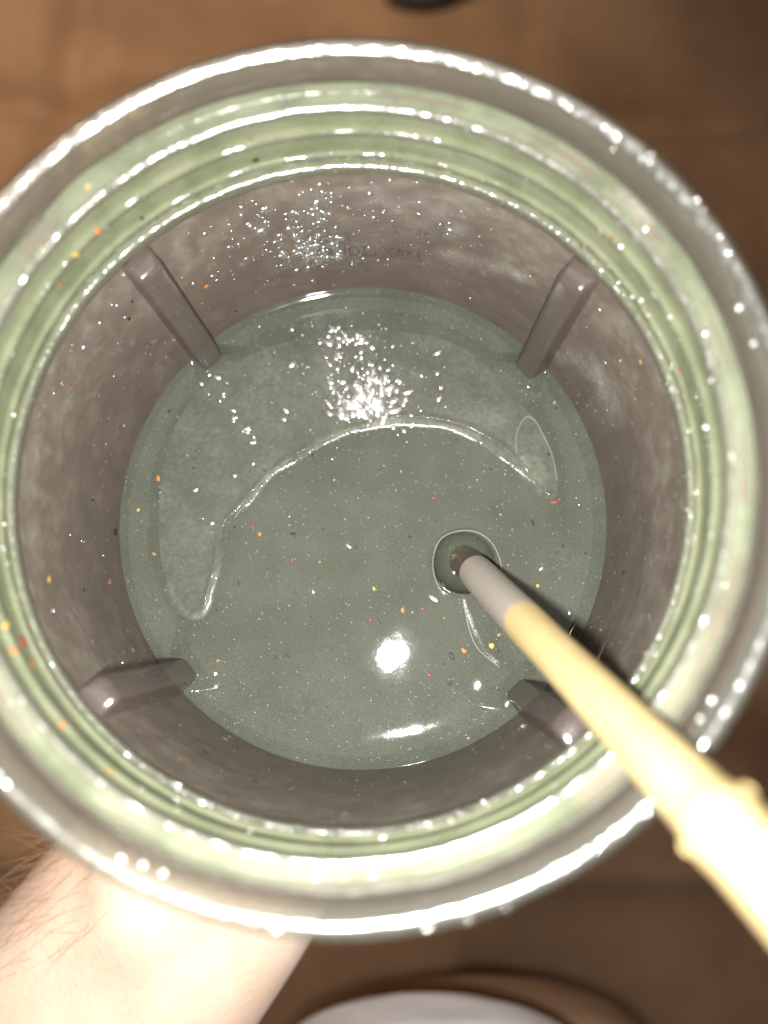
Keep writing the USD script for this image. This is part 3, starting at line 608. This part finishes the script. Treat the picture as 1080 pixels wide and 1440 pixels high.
for a, b, r in [(899, 210, 5), (914, 222, 5), (975, 286, 6), (985, 300, 4), (1008, 336, 5), (1020, 360, 5), (1037, 430, 7), (1055, 482, 7), (850, 220, 5), (12, 1098, 8), (722, 342 + 960, 8), (660, 1302, 8),
                (600, 1304, 7), (780, 1215, 8), (835, 1190, 8), (805, 1205, 6), (870, 1162, 8), (905, 1140, 7), (170, 1205, 7), (216, 1178, 6), (250, 1172, 6), (390, 1300, 6), (360, 1302, 8), (985, 1010, 6), (1004, 985, 6)]:
    P = on_plane(a, b, 1.4); rr0 = np.hypot(P[0], P[1]); r1 = min(max(rr0, 44.8), 47.65)
    P[:2] *= r1 / rr0; P[2] = np.interp(r1, [44.6, 45.1, 45.75, 46.4, 47.0, 47.5, 47.8], [0.5, 1.5, 2.1, 2.2, 1.9, 1.2, 0.2])
    d = np.array([P[0], P[1], 0]) / r1 * np.sign(r1 - 46.4)
    drop(P, d * 0.5 + np.array([0, 0, 0.8]), r * 0.075 * 0.7, 'clear bead of water on the rim', 'beads of water on the rim', 0.7)
spots = [(rng.normal(512, 17), rng.normal(560, 17), rng.uniform(5, 11)) for i in range(34)] + [(rng.normal(485, 22), rng.normal(482, 7), rng.uniform(3, 6)) for i in range(12)]
for i in range(100):
    v1, v2 = rng.normal(0, 1, 2); spots.append((512 + 36 * v1, 545 + 34 * v2 + 0.25 * 36 * v1, abs(rng.normal(0, 1)) * 2.6 + 2.4))
for i in range(16):
    u = rng.uniform(0, 1); spots.append((308 + 62 * u + rng.normal(0, 3), 555 + 82 * u + rng.normal(0, 3), rng.uniform(2, 4.5)))
for i in range(22):
    u = rng.uniform(0, 1); spots.append((460 + 60 * u, 470 + rng.normal(0, 6) + 14 * u, rng.uniform(2, 5)))
spots += [(284, 541, 5), (307, 533, 6), (356, 652, 4), (330, 669, 5), (275, 689, 5), (298, 736, 6), (402, 577, 6), (400, 590, 5), (615, 525, 5), (620, 545, 5), (618, 560, 5), (610, 842, 6), (490, 768, 4), (440, 832, 4),
          (762, 799, 4), (641, 802, 4), (712, 989, 6), (800, 862, 4), (776, 874, 3)]
for a, b, r in spots:
    P = on_plane(a, b, ZL)
    if np.hypot(P[0], P[1]) > RL - 0.8: continue
    P[2] = level(P[:1], P[1:2])[0]
    if poly.contains(sg.Point(P[:2])): P[2] += 0.12
    main = (370 < a < 650 and b < 640)
    drop(P, np.array([0, 0, 1.0]), r * 0.121 * 0.95, f'{"large" if r > 6 else "small" if r > 3 else "minute"} glinting bubble at the {where(a, b, 512, 545, 25, 25)} of the cluster on the foam' if main else 'stray clear bubble on the smoothie',
         'bubbles clustered on the foam' if main else 'stray bubbles on the smoothie', 0.55, 'bubble', BUBBLE, 'bubble')
def many(name, items, material, parent, label, flat=0.7):
    V, Fc, n = [], [], 0
    for P, N, r in items:
        v, q = placed(dome(r, r * flat, 6, 3), P, N, rng.uniform(0, 6.28), rng.uniform(0.8, 1.8)); V.append(v); Fc.append(np.vstack([q[:, [0, 1, 2]], q[:, [0, 2, 3]]]) + n); n += len(v)
    o = obj(name, (np.vstack(V), np.vstack(Fc)), material, parent, True, label); tag(o, kind='stuff')
for col, n, nm in (('dark', 150, 'fine_dark_pulp'), ('orange', 14, 'fine_orange_pulp'), ('pale', 130, 'fine_pale_pulp')):
    fine = []
    while len(fine) < n:
        P = on_plane(rng.uniform(180, 845), rng.uniform(420, 1075), ZL)
        if np.hypot(P[0], P[1]) > RL - 1.0 or rib_dist(P[:1], P[1:2])[0] < 0.5: continue
        P[2] = level(P[:1], P[1:2])[0] + 0.01; fine.append((P, np.array([0, 0, 1.0]), float(np.exp(rng.normal(-2.15, 0.35)))))
    many(nm, fine, SPECK[col], smoothie, 'very fine flecks of pulp floating on the liquid', 0.25)
fine = []
for i in range(420):
    if i < 170: a, b = rng.normal(505, 62), rng.normal(535, 48)
    elif i < 300: a, b = rng.uniform(200, 820), rng.uniform(440, 1060)
    else: a, b = rng.normal(555, 75), rng.normal(1000, 38)
    P = on_plane(a, b, ZL)
    if np.hypot(P[0], P[1]) > RL - 1.5 or rib_dist(P[:1], P[1:2])[0] < 0.6: continue
    P[2] = level(P[:1], P[1:2])[0] + (0.12 if poly.contains(sg.Point(P[:2])) else 0.0)
    fine.append((P, np.array([0, 0, 1.0]), float(np.exp(rng.normal(-1.95, 0.35)))))
many('fine_froth', fine, BUBBLE, smoothie, 'very fine froth on the liquid')
fine = []
for i in range(620):
    if i < 110: a, b = rng.normal(440, 75), rng.normal(325, 45)
    else:
        ang = rng.uniform(0, 2 * np.pi); k_ = rng.uniform(0.70, 0.99); a, b = 500 + 472 * k_ * math.cos(ang), 706 + 462 * k_ * math.sin(ang)
    P = on_wall(a, b, lambda z: inner(z) - 0.14)
    if P[2] < ZL + 1.2 or P[2] > -15.5: continue
    fine.append((P, wall_normal(P), float(np.exp(rng.normal(-1.9, 0.4)))))
many('fine_spray', fine, WATER, cup, 'very fine droplets sprayed over the inner wall')
fine = []
for i in range(420):
    ang = rng.uniform(0, 2 * np.pi); z = rng.choice([-3.0, -7.1, -11.6, -14.0]) + rng.normal(0, 0.5); r = np.interp(z, [-15, -14.2, -13, -11.7, -9.5, -7.2, -5, -3.2, -2.4], [42.2, 41.75, 42.3, 41.8, 42.3, 41.65, 42.3, 41.6, 42.6])
    if math.sin(ang) < -0.4 and rng.uniform() < 0.75: continue
    P = np.array([r * math.cos(ang), r * math.sin(ang), z]); fine.append((P, np.array([-math.cos(ang), -math.sin(ang), 0.9]), float(np.exp(rng.normal(-1.75, 0.4)))))
many('neck_spray', fine, WATER, cup, 'very fine droplets on the ridges of the neck')
label_places()
